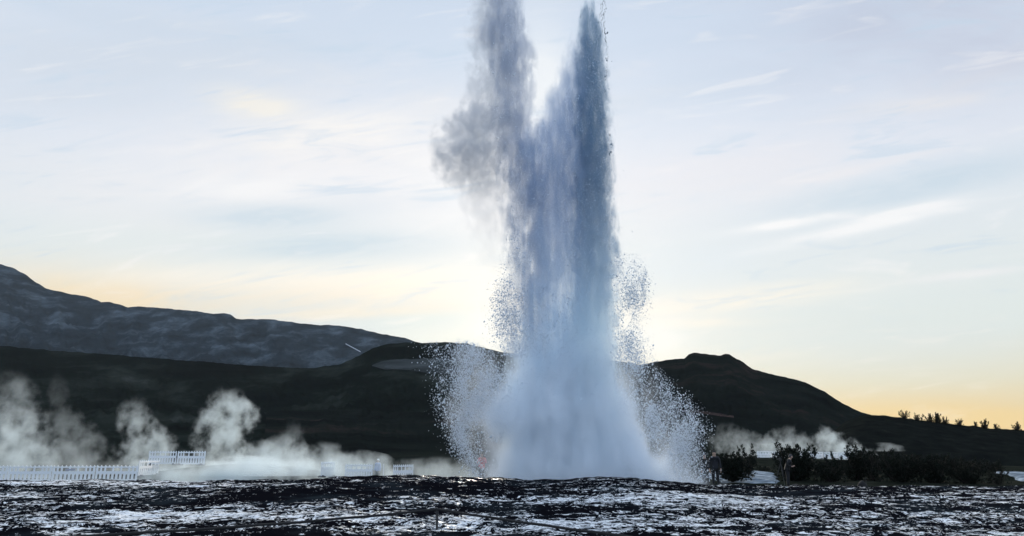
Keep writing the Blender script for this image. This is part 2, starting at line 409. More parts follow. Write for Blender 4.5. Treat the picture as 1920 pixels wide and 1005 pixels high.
hill('hills', ridge_mid, 260, 620, 300, lambda t: sstep(-.1, 1.25, t) / sstep(-.1, 1.25, np.array(1.0)) * (.3 + .7 * t), mid_mat, 'low dark green hill in front of the mountain ridge', .8, seed=140, ridge=.5, tail=852, ext=(900, 900), res=(900, 140))
ridge_right = [(1000, 760), (1080, 722), (1150, 695), (1200, 684), (1215, 681), (1250, 675), (1283, 673), (1292, 664), (1300, 662), (1340, 665.5), (1352, 666), (1360, 663.5), (1368, 664), (1385, 674), (1410, 691), (1430, 698), (1455, 703), (1480, 709),
               (1510, 717), (1550, 737), (1580, 756), (1600, 766), (1618, 775), (1700, 792), (1800, 812), (1920, 830)]
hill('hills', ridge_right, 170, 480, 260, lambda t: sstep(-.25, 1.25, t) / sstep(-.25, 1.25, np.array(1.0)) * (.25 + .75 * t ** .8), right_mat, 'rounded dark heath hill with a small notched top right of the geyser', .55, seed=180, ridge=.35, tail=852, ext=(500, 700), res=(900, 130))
ridge_near = [(1450, 868), (1520, 846), (1555, 815), (1585, 790), (1620, 778), (1660, 779), (1700, 784), (1760, 792), (1800, 797), (1850, 802), (1920, 807)]
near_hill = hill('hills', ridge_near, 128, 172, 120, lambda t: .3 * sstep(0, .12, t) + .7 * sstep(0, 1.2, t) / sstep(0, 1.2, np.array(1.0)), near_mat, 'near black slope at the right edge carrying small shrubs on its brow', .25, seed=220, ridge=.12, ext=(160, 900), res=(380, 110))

def drape(name, hillo, rows, mat, label, lift, wob=0):
    """a strip lying on a hillside; rows = (px, py upper, py lower)"""
    from mathutils.bvhtree import BVHTree
    me = hillo.data; tr = BVHTree.FromPolygons([v.co for v in me.vertices], [tuple(p.vertices) for p in me.polygons]); eye = Vector((0, 0, CAM_H))
    px = np.linspace(rows[0][0], rows[-1][0], 50); u = np.interp(px, [r_[0] for r_ in rows], [r_[1] for r_ in rows]); l = np.interp(px, [r_[0] for r_ in rows], [r_[2] for r_ in rows])
    V = []; m_ = 8; ok = []
    for i, (a, b, c_) in enumerate(zip(px, u, l)):
        b += wob * float(fbm(np.array(i * .23), np.array(1.7), 3, seed=8)); c_ += wob * float(fbm(np.array(i * .23), np.array(8.7), 3, seed=9))
        for j in range(m_):
            d_ = (at(a, b + (c_ - b) * j / (m_ - 1), 100) - eye).normalized(); h_ = tr.ray_cast(eye, d_)[0]
            if h_ is None: h_ = eye + d_ * 600
            V.append((h_ - d_ * lift)[:])
    o = link(name, np_mesh(name, np.array(V), grid_faces(50, m_), True), mat)
    return tag(o, label, name, kind='structure')
HL = [o for o in COL.objects if o.name.startswith('hills')]
drape('terrain', HL[1], [(698, 684, 687), (720, 678, 692), (760, 674, 694), (800, 672, 698), (830, 671, 702), (880, 678, 706), (930, 690, 704)],
      rough_mat('grey_scree', [(.3, (.015, .018, .018)), (.5, (.045, .05, .05)), (.7, (.09, .10, .10))], .03, .95, .5, (.4, 1, 3), 0), 'grey scree scar across the low green hill', 1.2, 3)
drape('path', HL[0], [(648, 643.5, 645.5), (676, 658.5, 660.5)], rough_mat('pale_gravel', [(.3, (.30, .33, .36)), (.7, (.42, .45, .48))], .2), 'thin pale track on the far mountain side', 3)
drape('path', HL[2], [(1262, 766, 767), (1290, 768, 773), (1320, 771, 776), (1350, 775, 780), (1376, 780, 783)], rough_mat('pinkish_earth', [(.3, (.02, .015, .014)), (.5, (.05, .035, .032)), (.7, (.11, .075, .07))], .12, .95, .1, (.3, 1, 1), 0), 'pinkish bare earth streak on the dark hill right of the spray', 1.0, 1)

# ------------------------------------------------------------------ volumes
def plume(name, px_pts, Y0, dens, col=(.9, .95, 1.0), parent=None, ky=.8, aniso=.25, amp=1.2, nscale=.6, stretch=1.0, soft=.35, film=None,
          detail=5, hull=1.02, warp=.5, streak=0, taper=False, absorb=None, base_cut=None, colhi=None, fine=False, dz=0.0, step=None):
    """soft body of steam or spray: px_pts = (py, px centre, px half width, relative density); the same curves shape hull and density"""
    pts = []
    for (py, pxc, hw, dd) in sorted(px_pts, key=lambda q: -q[0]):
        p = at(pxc, py, Y0); e = at(pxc + hw, py, Y0)
        pts.append((p.z, p.x, (e.x - p.x) / .76, dd))
    z0, z1 = pts[0][0], pts[-1][0]; H = z1 - z0
    xr = max(abs(p[1]) for p in pts) * 1.2 + 1; wr = max(p[2] for p in pts) * 1.1
    dr = max(p[3] for p in pts)
    zs = np.array([p[0] for p in pts]); n = 56; seg = 28
    zz = np.linspace(z0, z1, n); xc = np.interp(zz, zs, [p[1] for p in pts]); ww = np.interp(zz, zs, [p[2] for p in pts])
    th = np.linspace(0, 2 * np.pi, seg, endpoint=False)
    TH, ZZ = np.meshgrid(th, zz)
    WW = ww[:, None] * hull + .05
    lump = 1 + .10 * fbm(TH * 1.3 + 5, ZZ / max(.6, wr), 4, seed=int(abs(Y0 * 7 + xr * 13)) % 90)
    VX = xc[:, None] + WW * lump * np.cos(TH); VY = WW * ky * lump * np.sin(TH)
    V = np.stack([VX, VY, ZZ], -1).reshape(-1, 3)
    V = np.vstack([V, [[xc[0], 0, z0 - .02], [xc[-1], 0, z1 + .05]]])
    F = grid_faces(n, seg, True)
    me = bpy.data.meshes.new(name)
    tri = [(n * seg, (k + 1) % seg, k) for k in range(seg)] + [(n * seg + 1, (n - 1) * seg + k, (n - 1) * seg + (k + 1) % seg) for k in range(seg)]
    me.from_pydata(V.tolist(), [], F.tolist() + tri); me.update()
    for p in me.polygons: p.use_smooth = True
    m, t, o = material(name)
    co = t.n('ShaderNodeTexCoord').outputs['Object']
    wv = co
    if warp:
        wv = t.vm('ADD', co, t.vm('SCALE', t.vm('SUBTRACT', t.noise(t.vm('MULTIPLY', co, (1, 1, .6 * stretch)), nscale * .8, 2, color=True), (.5, .5, .5)), warp * 2))
    x, y, z = t.sep(wv)[0:3]
    zc = t.sep(co)[2]
    zn = t.mapr(z, z0, z1)
    fx = t.m('MULTIPLY_ADD', t.curve(zn, [((p[0] - z0) / H, .5 + .5 * p[1] / xr) for p in pts]), 2 * xr, -xr)
    fw = t.m('MULTIPLY', t.curve(zn, [((p[0] - z0) / H, p[2] / wr) for p in pts]), wr)
    fd = t.m('MULTIPLY', t.curve(t.mapr(zc, z0, z1), [((p[0] - z0) / H, p[3] / dr) for p in pts]), dr)
    rx = t.m('DIVIDE', t.m('SUBTRACT', x, fx), fw); ry = t.m('DIVIDE', y, t.m('MULTIPLY', fw, ky))
    r = t.m('SQRT', t.m('ADD', t.m('MULTIPLY', rx, rx), t.m('MULTIPLY', ry, ry)))
    nz = t.noise(t.vm('MULTIPLY', co, (1, 1, stretch)), nscale, detail, .62)
    e = t.m('ADD', t.m('SUBTRACT', .78, r), t.m('MULTIPLY', t.m('SUBTRACT', nz, .5), amp * 1.6))
    k = t.mapr(e, 0, soft, 0, 1, 'SMOOTHSTEP')
    px_, py_ = t.sep(co)[0:2]
    qx = t.m('DIVIDE', t.m('SUBTRACT', px_, fx), fw); qy = t.m('DIVIDE', py_, t.m('MULTIPLY', fw, ky))
    r0 = t.m('SQRT', t.m('ADD', t.m('MULTIPLY', qx, qx), t.m('MULTIPLY', qy, qy)))
    k = t.m('MULTIPLY', k, t.mapr(r0, .74, .98, 1, 0, 'SMOOTHSTEP'))
    if taper: k = t.m('MULTIPLY', k, t.mapr(t.m('ADD', zc, t.m('MULTIPLY', t.m('SUBTRACT', nz, .5), H * .5)), z1 - .02 * H, z1 - .16 * H, 0, 1, 'SMOOTHSTEP'))
    if streak: k = t.m('MULTIPLY', k, t.mapr(t.noise(t.vm('MULTIPLY', co, (4.4, 4.4, .42)), 1.0, 6, .74), .35, .65, 1 - streak, 1 + streak))
    if base_cut: k = t.m('MULTIPLY', k, t.mapr(zc, base_cut[0], base_cut[1], 0, 1))
    k = t.m('MULTIPLY', t.m('MULTIPLY', k, fd), dens)
    pv = t.n('ShaderNodeVolumePrincipled')
    cc = (*col, 1)
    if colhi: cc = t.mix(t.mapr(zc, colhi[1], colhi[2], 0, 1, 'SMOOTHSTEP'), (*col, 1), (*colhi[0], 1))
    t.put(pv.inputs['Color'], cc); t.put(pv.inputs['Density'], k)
    pv.inputs['Anisotropy'].default_value = aniso
    t.t.links.new(pv.outputs[0], o.inputs['Volume'])
    if film:
        tr = t.n('ShaderNodeBsdfTransparent'); df = t.n('ShaderNodeBsdfDiffuse'); df.inputs[0].default_value = (.7, .8, .9, 1)
        mx = t.n('ShaderNodeMixShader')
        sn = t.noise(t.vm('MULTIPLY', co, (3.2, 3.2, .5)), 1.6, 6, .7)
        t.put(mx.inputs[0], t.mapr(sn, .52, .75, 0, film)); t.t.links.new(tr.outputs[0], mx.inputs[1]); t.t.links.new(df.outputs[0], mx.inputs[2])
        t.t.links.new(mx.outputs[0], o.inputs['Surface'])
    ob = link(name, me, m, parent)
    ob.location = (0, Y0, 0)
    return ob


GY = 30.0
geyser = empty('geyser', (0, GY, 0))
tag(geyser, 'tall erupting geyser throwing a two-horned column of blue-grey water and steam into the sky', 'geyser')
g1 = plume('water_jet', [(4, 1103, 12, .5), (22, 1103, 15, .9), (60, 1108, 24, 1), (120, 1108, 30, 1), (200, 1108, 35, 1.0), (300, 1110, 39, 1), (400, 1110, 42, 1), (470, 1114, 47, 1), (560, 1112, 48, 1),
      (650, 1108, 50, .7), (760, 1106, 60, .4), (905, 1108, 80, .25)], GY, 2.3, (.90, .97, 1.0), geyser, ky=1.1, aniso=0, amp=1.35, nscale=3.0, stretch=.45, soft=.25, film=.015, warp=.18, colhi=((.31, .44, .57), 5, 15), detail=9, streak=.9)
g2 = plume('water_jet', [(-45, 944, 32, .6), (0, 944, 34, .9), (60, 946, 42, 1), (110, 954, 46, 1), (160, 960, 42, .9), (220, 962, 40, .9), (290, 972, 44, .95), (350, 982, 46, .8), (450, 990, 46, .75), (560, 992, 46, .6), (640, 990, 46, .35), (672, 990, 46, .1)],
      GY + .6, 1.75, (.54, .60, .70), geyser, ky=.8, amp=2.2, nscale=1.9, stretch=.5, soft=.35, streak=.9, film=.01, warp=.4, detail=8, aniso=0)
g3 = plume('water_veil', [(30, 1096, 12, .3), (80, 1088, 26, .7), (130, 1082, 36, .9), (180, 1070, 46, 1), (225, 1058, 56, 1), (260, 1048, 70, 1), (320, 1044, 84, 1), (400, 1048, 80, .9), (500, 1048, 84, .8), (600, 1048, 84, .8), (700, 1046, 96, .9), (905, 1060, 110, .9)],
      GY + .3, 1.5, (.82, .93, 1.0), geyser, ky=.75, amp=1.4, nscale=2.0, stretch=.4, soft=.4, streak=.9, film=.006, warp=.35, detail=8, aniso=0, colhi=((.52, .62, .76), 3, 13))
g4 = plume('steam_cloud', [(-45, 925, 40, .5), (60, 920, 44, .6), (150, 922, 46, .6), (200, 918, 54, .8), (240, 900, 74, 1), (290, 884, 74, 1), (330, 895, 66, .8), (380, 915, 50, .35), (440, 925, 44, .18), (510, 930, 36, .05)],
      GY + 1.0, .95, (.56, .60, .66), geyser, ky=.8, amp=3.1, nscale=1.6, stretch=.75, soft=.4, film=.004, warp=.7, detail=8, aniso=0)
g5 = plume('steam_cloud', [(590, 1065, 70, .05), (640, 1060, 105, .3), (690, 1058, 130, .7), (750, 1048, 160, 1), (785, 1046, 178, 1.2), (820, 1068, 176, 1.3), (860, 1084, 192, 1.4), (890, 1096, 214, 1.5), (908, 1106, 236, 1.5), (922, 1106, 240, 1.5)],
      GY + .1, 3.6, (.93, .965, 1.0), geyser, ky=.62, aniso=-.3, amp=.5, nscale=1.0, stretch=.6, soft=.6, film=.006, warp=.35, detail=8, streak=.35)
g6 = plume('spray_mist', [(630, 890, 34, .3), (680, 895, 58, .9), (740, 892, 62, 1), (800, 880, 48, 1), (850, 888, 40, .5), (905, 905, 30, .1)], GY + .4, .30, (.9, .95, 1.0), geyser, ky=.8, aniso=0, amp=1.6, nscale=1.4, stretch=.6, soft=.8, film=.004, warp=.5, detail=8)
g7 = plume('spray_mist', [(480, 1178, 26, .3), (540, 1184, 34, .8), (620, 1176, 34, 1), (690, 1188, 40, 1), (740, 1204, 42, 1), (800, 1234, 50, 1), (850, 1262, 50, 1), (908, 1288, 44, .8)], GY + .4, .26, (.9, .95, 1.0), geyser, ky=.8, aniso=0, amp=1.6, nscale=1.4, stretch=.6, soft=.8, film=.004, warp=.5, detail=8)
tag(g6, 'thin mist among the drops on the left of the foot'); tag(g7, 'thin mist among the drops down the right flank')
for g in (g6, g7, g1, g2, g3, g4, g5): g.location.y -= GY
tag(g4, 'torn grey steam drifting off the left horn'); tag(g5, 'broad pale blue spray cloud at the foot')
tag(g1, 'dense dark blue water jet with a straight right edge'); tag(g2, 'ragged purple-grey water jet reaching the top of the frame')

# airborne drops
def icosa():
    bm = bmesh.new(); bmesh.ops.create_icosphere(bm, subdivisions=1, radius=1)
    v = np.array([q.co[:] for q in bm.verts]); f = np.array([[q.index for q in fc.verts] for fc in bm.faces]); bm.free(); return v, f
IV = np.array([(1, 0, 0), (-1, 0, 0), (0, 1, 0), (0, -1, 0), (0, 0, 1), (0, 0, -1)], float)
IF = np.array([(0, 2, 4), (2, 1, 4), (1, 3, 4), (3, 0, 4), (2, 0, 5), (1, 2, 5), (3, 1, 5), (0, 3, 5)])
def blobs(name, pos, rad, mat, parent, strx=1.0, strz=1.5):
    n = len(pos)
    sc = rad[:, None] * rng.uniform(.7, 1.3, (n, 3)) * np.array([strx, 1, strz])
    a = rng.normal(0, .5, n); ca, sa = np.cos(a), np.sin(a)
    v = IV[None] * sc[:, None]
    vx = v[..., 0] * ca[:, None] + v[..., 2] * sa[:, None]; vz = -v[..., 0] * sa[:, None] + v[..., 2] * ca[:, None]
    v = np.stack([vx, v[..., 1], vz], -1) + pos[:, None]
    f = IF[None] + (np.arange(n) * len(IV))[:, None, None]
    return link(name, np_mesh(name, v.reshape(-1, 3), f.reshape(-1, 3), True), mat, parent)
def band(rows, n, spread=1.0):
    n = int(n * 3.3)
    ry = np.array([r_[0] for r_ in rows], float); wt = np.interp(np.linspace(ry[0], ry[-1], 200), ry, [r_[3] * r_[2] for r_ in rows])
    cdf = np.cumsum(wt); cdf /= cdf[-1]
    y = np.interp(rng.uniform(0, 1, n), cdf, np.linspace(ry[0], ry[-1], 200))
    xc = np.interp(y, ry, [r_[1] for r_ in rows]); hw = np.interp(y, ry, [r_[2] for r_ in rows])
    x = xc + hw * np.clip(rng.normal(0, .52, n), -1.5, 1.5) * spread
    keep = fbm(x / 26, y / 55, 3, seed=77) + rng.uniform(-.5, .6, n) > -.12
    dep = rng.normal(0, .8, n)
    return [at(a, b, GY + c_) for a, b, c_ in zip(x[keep], y[keep], dep[keep])]
P = []
P += band([(395, 957, 6, .15), (450, 958, 14, .5), (520, 955, 22, .8), (560, 953, 34, 1), (620, 952, 33, 1), (668, 955, 38, .8)], 5200)
P += band([(520, 1000, 40, .2), (580, 1010, 42, .7), (620, 1010, 45, 1), (650, 1012, 48, 1), (672, 1015, 50, .7)], 3600)
P += band([(636, 860, 22, .15), (670, 893, 54, .9), (720, 892, 58, 1), (760, 882, 50, 1), (800, 868, 32, 1), (840, 876, 26, .9), (870, 892, 24, .8), (898, 895, 20, .4)], 12500)
P += band([(640, 820, 40, .4), (680, 840, 45, .8), (740, 850, 40, .5), (850, 850, 25, .2)], 800)
P += band([(476, 1176, 24, .25), (520, 1184, 30, .7), (560, 1182, 32, .9), (600, 1176, 32, .9), (650, 1174, 34, .9), (690, 1184, 36, .9), (740, 1200, 36, 1), (800, 1230, 44, 1), (830, 1252, 42, 1), (870, 1276, 34, 1), (908, 1292, 26, .8)], 16000)
P += band([(690, 1225, 16, .15), (770, 1272, 38, .6), (800, 1284, 38, .7), (850, 1292, 28, .5), (905, 1310, 20, .3)], 3600)
P += band([(500, 1205, 8, .6), (540, 1207, 8, 1), (575, 1204, 8, .5)], 500)
P += band([(300, 1141, 3, .3), (420, 1146, 5, .6), (480, 1160, 8, 1), (520, 1165, 10, 1)], 160)
P += band([(700, 950, 40, .5), (760, 935, 30, 1), (830, 940, 30, .5)], 1500)
m0 = len(P)
P += band([(200, 1085, 40, .3), (300, 1050, 80, .6), (400, 1060, 85, .9), (500, 1060, 95, 1), (640, 1060, 95, 1), (760, 1060, 120, .5)], 6500)
P += band([(30, 1108, 22, .6), (160, 1105, 34, .8), (300, 1128, 14, 1), (420, 1134, 12, 1), (500, 1146, 16, 1), (640, 1150, 16, 1)], 1500)
P += band([(10, 945, 34, .7), (160, 952, 44, .8), (300, 960, 50, 1), (400, 965, 36, 1), (520, 975, 40, 1)], 1800)
for q_ in P[m0:]: q_.y -= 1.0
P = np.array([p[:] for p in P]); P[:, 1] -= GY
m_drop, t_, o_ = material('water_drops')
d1 = t_.n('ShaderNodeBsdfDiffuse'); d1.inputs[0].default_value = (.86, .90, .95, 1)
d2 = t_.n('ShaderNodeBsdfTranslucent'); d2.inputs[0].default_value = (.80, .87, .95, 1)
mx_ = t_.n('ShaderNodeMixShader'); mx_.inputs[0].default_value = .35
t_.t.links.new(d1.outputs[0], mx_.inputs[1]); t_.t.links.new(d2.outputs[0], mx_.inputs[2]); t_.t.links.new(mx_.outputs[0], o_.inputs[0])
size_ = np.clip(np.exp(rng.normal(math.log(.0075), .60, len(P))), .003, .034); size_[P[:, 1] < -.9] = np.minimum(size_[P[:, 1] < -.9], .011)
dr = blobs('water_drops', P, size_, m_drop, geyser)
tag(dr, 'white specks of flung water round the lower column', kind='stuff')

# thin strands of water thrown up beside the right horn
m_strand = simple('dark_water', (.12, .16, .20), .2, .3, 3)
strand = []
for pts in [[(1136, 78), (1132, 45), (1128, 24), (1131, 6), (1133, -14)], [(1137, 150), (1139, 110), (1137, 84), (1133, 55), (1125, 34), (1127, 14), (1130, 2)],
            [(1116, 86), (1128, 62), (1135, 46), (1131, 28), (1136, 12), (1131, -6)], [(1088, 34), (1094, 20), (1102, 14), (1110, 20), (1114, 30)], [(1122, 40), (1118, 60), (1112, 80)]]:
    for (a, b), (c1_, d1_) in zip(pts, pts[1:]):
        n_ = int(math.hypot(c1_ - a, d1_ - b) * .5)
        for j in range(n_):
            t = j / n_; strand.append((at(a + (c1_ - a) * t + random.gauss(0, .9), b + (d1_ - b) * t, GY + random.gauss(0, .1)) - Vector((0, GY, 0)))[:])
o = blobs('dark_drops', np.array(strand), rng.uniform(.005, .022, len(strand)), m_strand, geyser, 1, 2.0); tag(o, 'thin dark strings of water shooting past the top of the right horn', kind='stuff')
pp = []
for a, b in [(1147, 272), (1146, 285), (1145, 292), (1137, 112), (1135, 145), (1138, 60), (1134, 168), (1143, 250)]:
    for j in range(3): pp.append((at(a + random.uniform(-2, 2), b + random.uniform(-5, 5), GY) - Vector((0, GY, 0)))[:])
o = blobs('dark_drops', np.array(pp), rng.uniform(.015, .035, len(pp)), m_strand, geyser, 1, 2.2); tag(o, 'dark drops beside the upper right edge', kind='stuff')

# ------------------------------------------------------------------ steam over the hot ground
def steam(label, rows, Y0, dens, name='steam_plume', **kw):
    dens *= .60
    a = dict(ky=.6, aniso=.1, amp=2.4, nscale=.85, taper=True, stretch=.9, soft=.8, warp=.6, detail=7); a.update(kw)
    o = plume(name, rows, Y0, dens, (.86, .94, .96), None, **a)
    return tag(o, label, 'steam', 'steam rising from the hot ground', 'stuff')
steam('tall soft grey steam plume at the left edge of the photo above the barrier', [(900, 35, 100, 1), (860, 30, 85, 1), (800, 22, 68, .9), (760, 25, 52, .6), (720, 22, 42, .35), (680, 15, 26, .1)], 58, .60)
steam('thin wispy steam plume between the left edge and the barrier bend', [(890, 150, 90, .8), (840, 140, 70, .5), (800, 130, 55, .4), (760, 112, 28, .25), (690, 106, 16, .12)], 62, .45)
steam('two-lobed steam plume rising right behind the raised barrier run', [(890, 285, 80, 1), (850, 285, 60, 1), (820, 278, 48, 1), (790, 258, 36, .8), (765, 252, 26, .6), (735, 258, 18, .2)], 62, .75)
steam('brightest tall steam plume right of the raised barrier end', [(895, 400, 70, 1), (850, 405, 52, .9), (810, 420, 52, 1), (770, 432, 50, 1), (745, 426, 38, .8), (714, 426, 18, .3)], 60, .95)
steam('low rolling steam bank filling the middle ground before the dark slope', [(905, 520, 130, 1.2), (875, 520, 120, 1), (850, 520, 95, .8), (830, 520, 60, .5), (810, 545, 26, .2), (780, 552, 12, .1)], 60, .8)
steam('low steam bank hiding the middle barrier panels', [(905, 660, 130, 1.2), (880, 655, 120, 1), (860, 640, 95, .7), (840, 610, 50, .4), (822, 612, 26, .2)], 52, .75)
steam('pale steam lying over the raised ground right of the raised barrier end', [(892, 490, 130, 1), (876, 490, 120, 1), (862, 485, 95, .6), (850, 480, 60, .2)], 51, 1.6, amp=1.0, name='ground_steam')
steam('faint steam drifting low just left of the geyser foot', [(905, 830, 110, 1), (885, 825, 100, .8), (868, 815, 70, .5), (852, 830, 40, .2)], 50, .6)
steam('thin ground steam lying before the long barrier run', [(908, 150, 300, 1), (900, 150, 290, .7), (890, 150, 250, .12), (882, 150, 200, .02)], 43, .4, amp=.9, ky=.25, name='ground_steam')
steam('thick white steam pooled below the raised barrier run', [(908, 400, 190, 1), (892, 400, 180, 1), (876, 410, 160, .6), (860, 430, 110, .2)], 47, 1.7, amp=1.1, ky=.3, name='ground_steam')
steam('pale steam wisps behind the left end of the far white barrier', [(862, 1425, 75, .8), (840, 1410, 70, .7), (820, 1385, 55, .5), (800, 1366, 24, .3), (786, 1350, 10, .05)], 124, .26, nscale=.7, warp=1.1, amp=3.0)
steam('bright low steam behind the middle of the far white barrier', [(862, 1490, 75, .9), (840, 1480, 60, .9), (822, 1472, 48, .6), (802, 1476, 22, .3), (790, 1492, 9, .05)], 126, .34, nscale=.7, warp=1.1, amp=3.0)
steam('bright curling steam plume above the far right barrier end', [(862, 1590, 62, 1), (840, 1578, 48, 1), (818, 1556, 32, 1), (802, 1545, 18, .7), (792, 1536, 8, .3)], 118, .6, nscale=.7, warp=.9, amp=2.2)
steam('small torn scrap of steam right of the curling plume', [(846, 1668, 26, .8), (838, 1668, 22, .9), (828, 1655, 14, .4)], 112, .5, nscale=.6)

# ------------------------------------------------------------------ white plastic barriers
m_plastic = simple('white_plastic', (.88, .90, .92), .45, .03, 2)
m_rubber = simple('grey_rubber', (.10, .10, .11), .8)
m_board = simple('grey_reflective_board', (.42, .44, .52), .4)
def panel_mesh(W):
    bm = bmesh.new(); t = .035
    add_box(bm, (0, 0, .13), (W - .03, t, .10)); add_box(bm, (0, 0, .57), (W - .036, t + .004, .16)); add_box(bm, (0, 0, .885), (W - .033, t + .002, .07))
    n = 11
    for i in range(n):
        x = -W / 2 + .07 + (W - .14) * i / (n - 1)
        add_box(bm, (x, 0, .34), (W / n * .60 if 0 < i < n - 1 else .13, t - .004, .33))
        if i % 2 == 0 or i in (1, n - 2): add_box(bm, (x, 0, .735), (W / n * .42 if 0 < i < n - 1 else .13, t - .006, .23))
        w2 = W / n * .30
        a = [bm.verts.new((x + dx_, dy_, z_)) for dy_ in (-t / 2 + .001, t / 2 - .001) for dx_, z_ in ((-w2, .915), (w2, .915), (0, 1.0))]
        bm.faces.new(a[:3]); bm.faces.new(a[3:][::-1])
        for p, q in ((0, 1), (1, 2), (2, 0)): bm.faces.new((a[p], a[q], a[q + 3], a[p + 3]))
    return bm_mesh(bm, 'barrier_panel')
def foot_mesh():
    bm = bmesh.new(); add_box(bm, (0, 0, .045), (.22, .55, .09)); add_box(bm, (0, 0, .115), (.16, .30, .05))
    bmesh.ops.bevel(bm, geom=bm.edges[:], offset=.012, segments=1, affect='EDGES'); return bm_mesh(bm, 'foot')
PW = 2.7
proto = empty('barrier_panel'); pm = panel_mesh(PW); fm = foot_mesh()
link('panel', pm, m_plastic, proto)
for s_ in (-1, 1):
    f_ = link('foot', fm, None, proto); f_.location = (s_ * PW / 2 * .8, 0, 0)
fm.materials.append(m_rubber)
bm = bmesh.new(); add_box(bm, (0, 0, .742), (.62, .05, .10)); bm_ = bm_mesh(bm, 'warning_board')
first = [True]
def place_panel(a, b, z, label, group='white plastic picket barrier panels', board=False):
    a = Vector((a[0], a[1], 0)); b = Vector((b[0], b[1], 0)); dl = b - a; L = dl.length
    if first[0]: r = proto; kids = list(proto.children); first[0] = False
    else:
        r = proto.copy(); COL.objects.link(r); kids = []
        for ch in list(proto.children):
            if ch.name.startswith('warning'): continue
            c_ = ch.copy(); COL.objects.link(c_); c_.parent = r; kids.append(c_)
    r.location = ((a.x + b.x) / 2, (a.y + b.y) / 2, z); r.rotation_euler = (0, random.uniform(-.008, .008), math.atan2(dl.y, dl.x)); r.scale = (L / PW * .985, 1, 1)
    tag(r, label, 'barrier', group)
    if board:
        o = link('warning_board', bm_, None if bm_.materials else m_board, r); o.location = (random.uniform(-.3, .5), -.01, 0)
    return r
def pos(px, Y): return (gx(px, Y), Y)
names = ['cut off by the left edge of the photo', 'second from the left edge', 'third from the left edge', 'fourth from the left edge with a dull board', 'fifth from the left edge at the bend']
ln = [(-145, 46), (-62, 46), (19, 46), (101, 46), (182, 46.2), (262, 46.6)]
for i in range(5):
    place_panel(pos(*ln[i]), pos(*ln[i + 1]), .07, 'white barrier panel of the long run, ' + names[i], board=(i == 3))
place_panel(pos(262, 46.6), pos(300, 51.5), .36, 'white barrier panel climbing obliquely from the long run to the raised run')
place_panel(pos(278, 53.5), pos(331, 54.3), .98, 'left white panel of the raised barrier run in front of the steam plumes')
place_panel(pos(332, 54.3), pos(385, 53.6), .96, 'right end panel of the raised barrier run with a dark gap at its end')
place_panel(pos(603, 50), pos(628, 51.5), .25, 'short turned barrier panel wrapped in steam left of the middle pieces')
place_panel(pos(648, 50), pos(700, 50.4), .12, 'barrier panel showing only its pointed tips above the low steam')
place_panel(pos(738, 46), pos(776, 46.8), .12, 'lone clear white barrier panel right of the thin post')
for i, (a, b) in enumerate([(1420, 1448), (1449, 1477), (1478, 1506), (1516, 1544), (1545, 1572), (1573, 1600)]):
    place_panel(pos(a, 110), pos(b, 110.5), 1.32 - .03 * i, 'tiny far white barrier panel on the right, number %s from the left of that row' % ['one', 'two', 'three', 'four', 'five', 'six'][i], 'far white barrier panels on the right')
def add_post(px, Y, z, h, r_, mat, label, name='marker_post'):
    x, y = pos(px, Y); root = empty(name, (x, y, z))
    bm = bmesh.new(); add_tube(bm, [(0, 0, 0), (0, 0, h)], r_, 8); link('shaft', bm_mesh(bm, 'shaft'), mat, root)
    bm = bmesh.new(); add_tube(bm, [(0, 0, h), (0, 0, h + r_ * .8), (0, 0, h + r_ * 1.4)], [r_ * 1.3, r_ * 1.2, r_ * .5], 8); link('cap', bm_mesh(bm, 'cap'), mat, root)
    return tag(root, label, 'post')
add_post(720, 48, -.1, 1.2, .02, m_plastic, 'thin white marker post standing just left of the lone clear barrier panel')

# ------------------------------------------------------------------ rope along the path
m_iron = simple('dark_painted_iron', (.020, .021, .023), .55)
m_rope = simple('dark_rope', (.010, .010, .011), .85, .3, 40, bump=.003)
PZ = .55
posts = [(at(820, 955, 14.5).x, 14.5, 0), (-7.0, 9.6, 0), (3.5, 9.0, 0), (6.6, 3.5, 0), (-10.5, 4.0, 0)]
plab = ['thin dark iron rope post with the rope peaking over its eyelet']
x, y, z = posts[0]; root = empty('rope_post', (x, y, 0))
pz0 = at(820, 955, 14.5).z
bm = bmesh.new(); add_tube(bm, [(0, 0, -.1), (0, 0, pz0 - .02)], .022, 10); link('shaft', bm_mesh(bm, 'shaft'), m_iron, root)
bm = bmesh.new()
add_tube(bm, [(0, .03 * math.cos(a), pz0 + .0 + .03 * math.sin(a)) for a in np.linspace(0, 2 * math.pi, 13)], .008, 6); link('eyelet', bm_mesh(bm, 'eyelet'), m_iron, root)
tag(root, plab[0], 'post')
def rope(A, B, sag, label):
    bm = bmesh.new(); pts = []
    for i in range(41):
        t = i / 40; p = Vector(A).lerp(Vector(B), t); p.z -= sag * 4 * t * (1 - t); p.z += .004 * math.sin(t * 37); pts.append(p)
    add_tube(bm, pts, .021, 8)
    tag(link('rope', bm_mesh(bm, 'rope'), m_rope), label, 'rope')
top = Vector((posts[0][0], 14.5, pz0))
rope(top, (-8.6, 9.2, .56), .09, 'dark rope falling from the iron post to the left edge')
rope(top, (3.6, 9.0, .44), .03, 'dark rope falling from the iron post to the lower right')

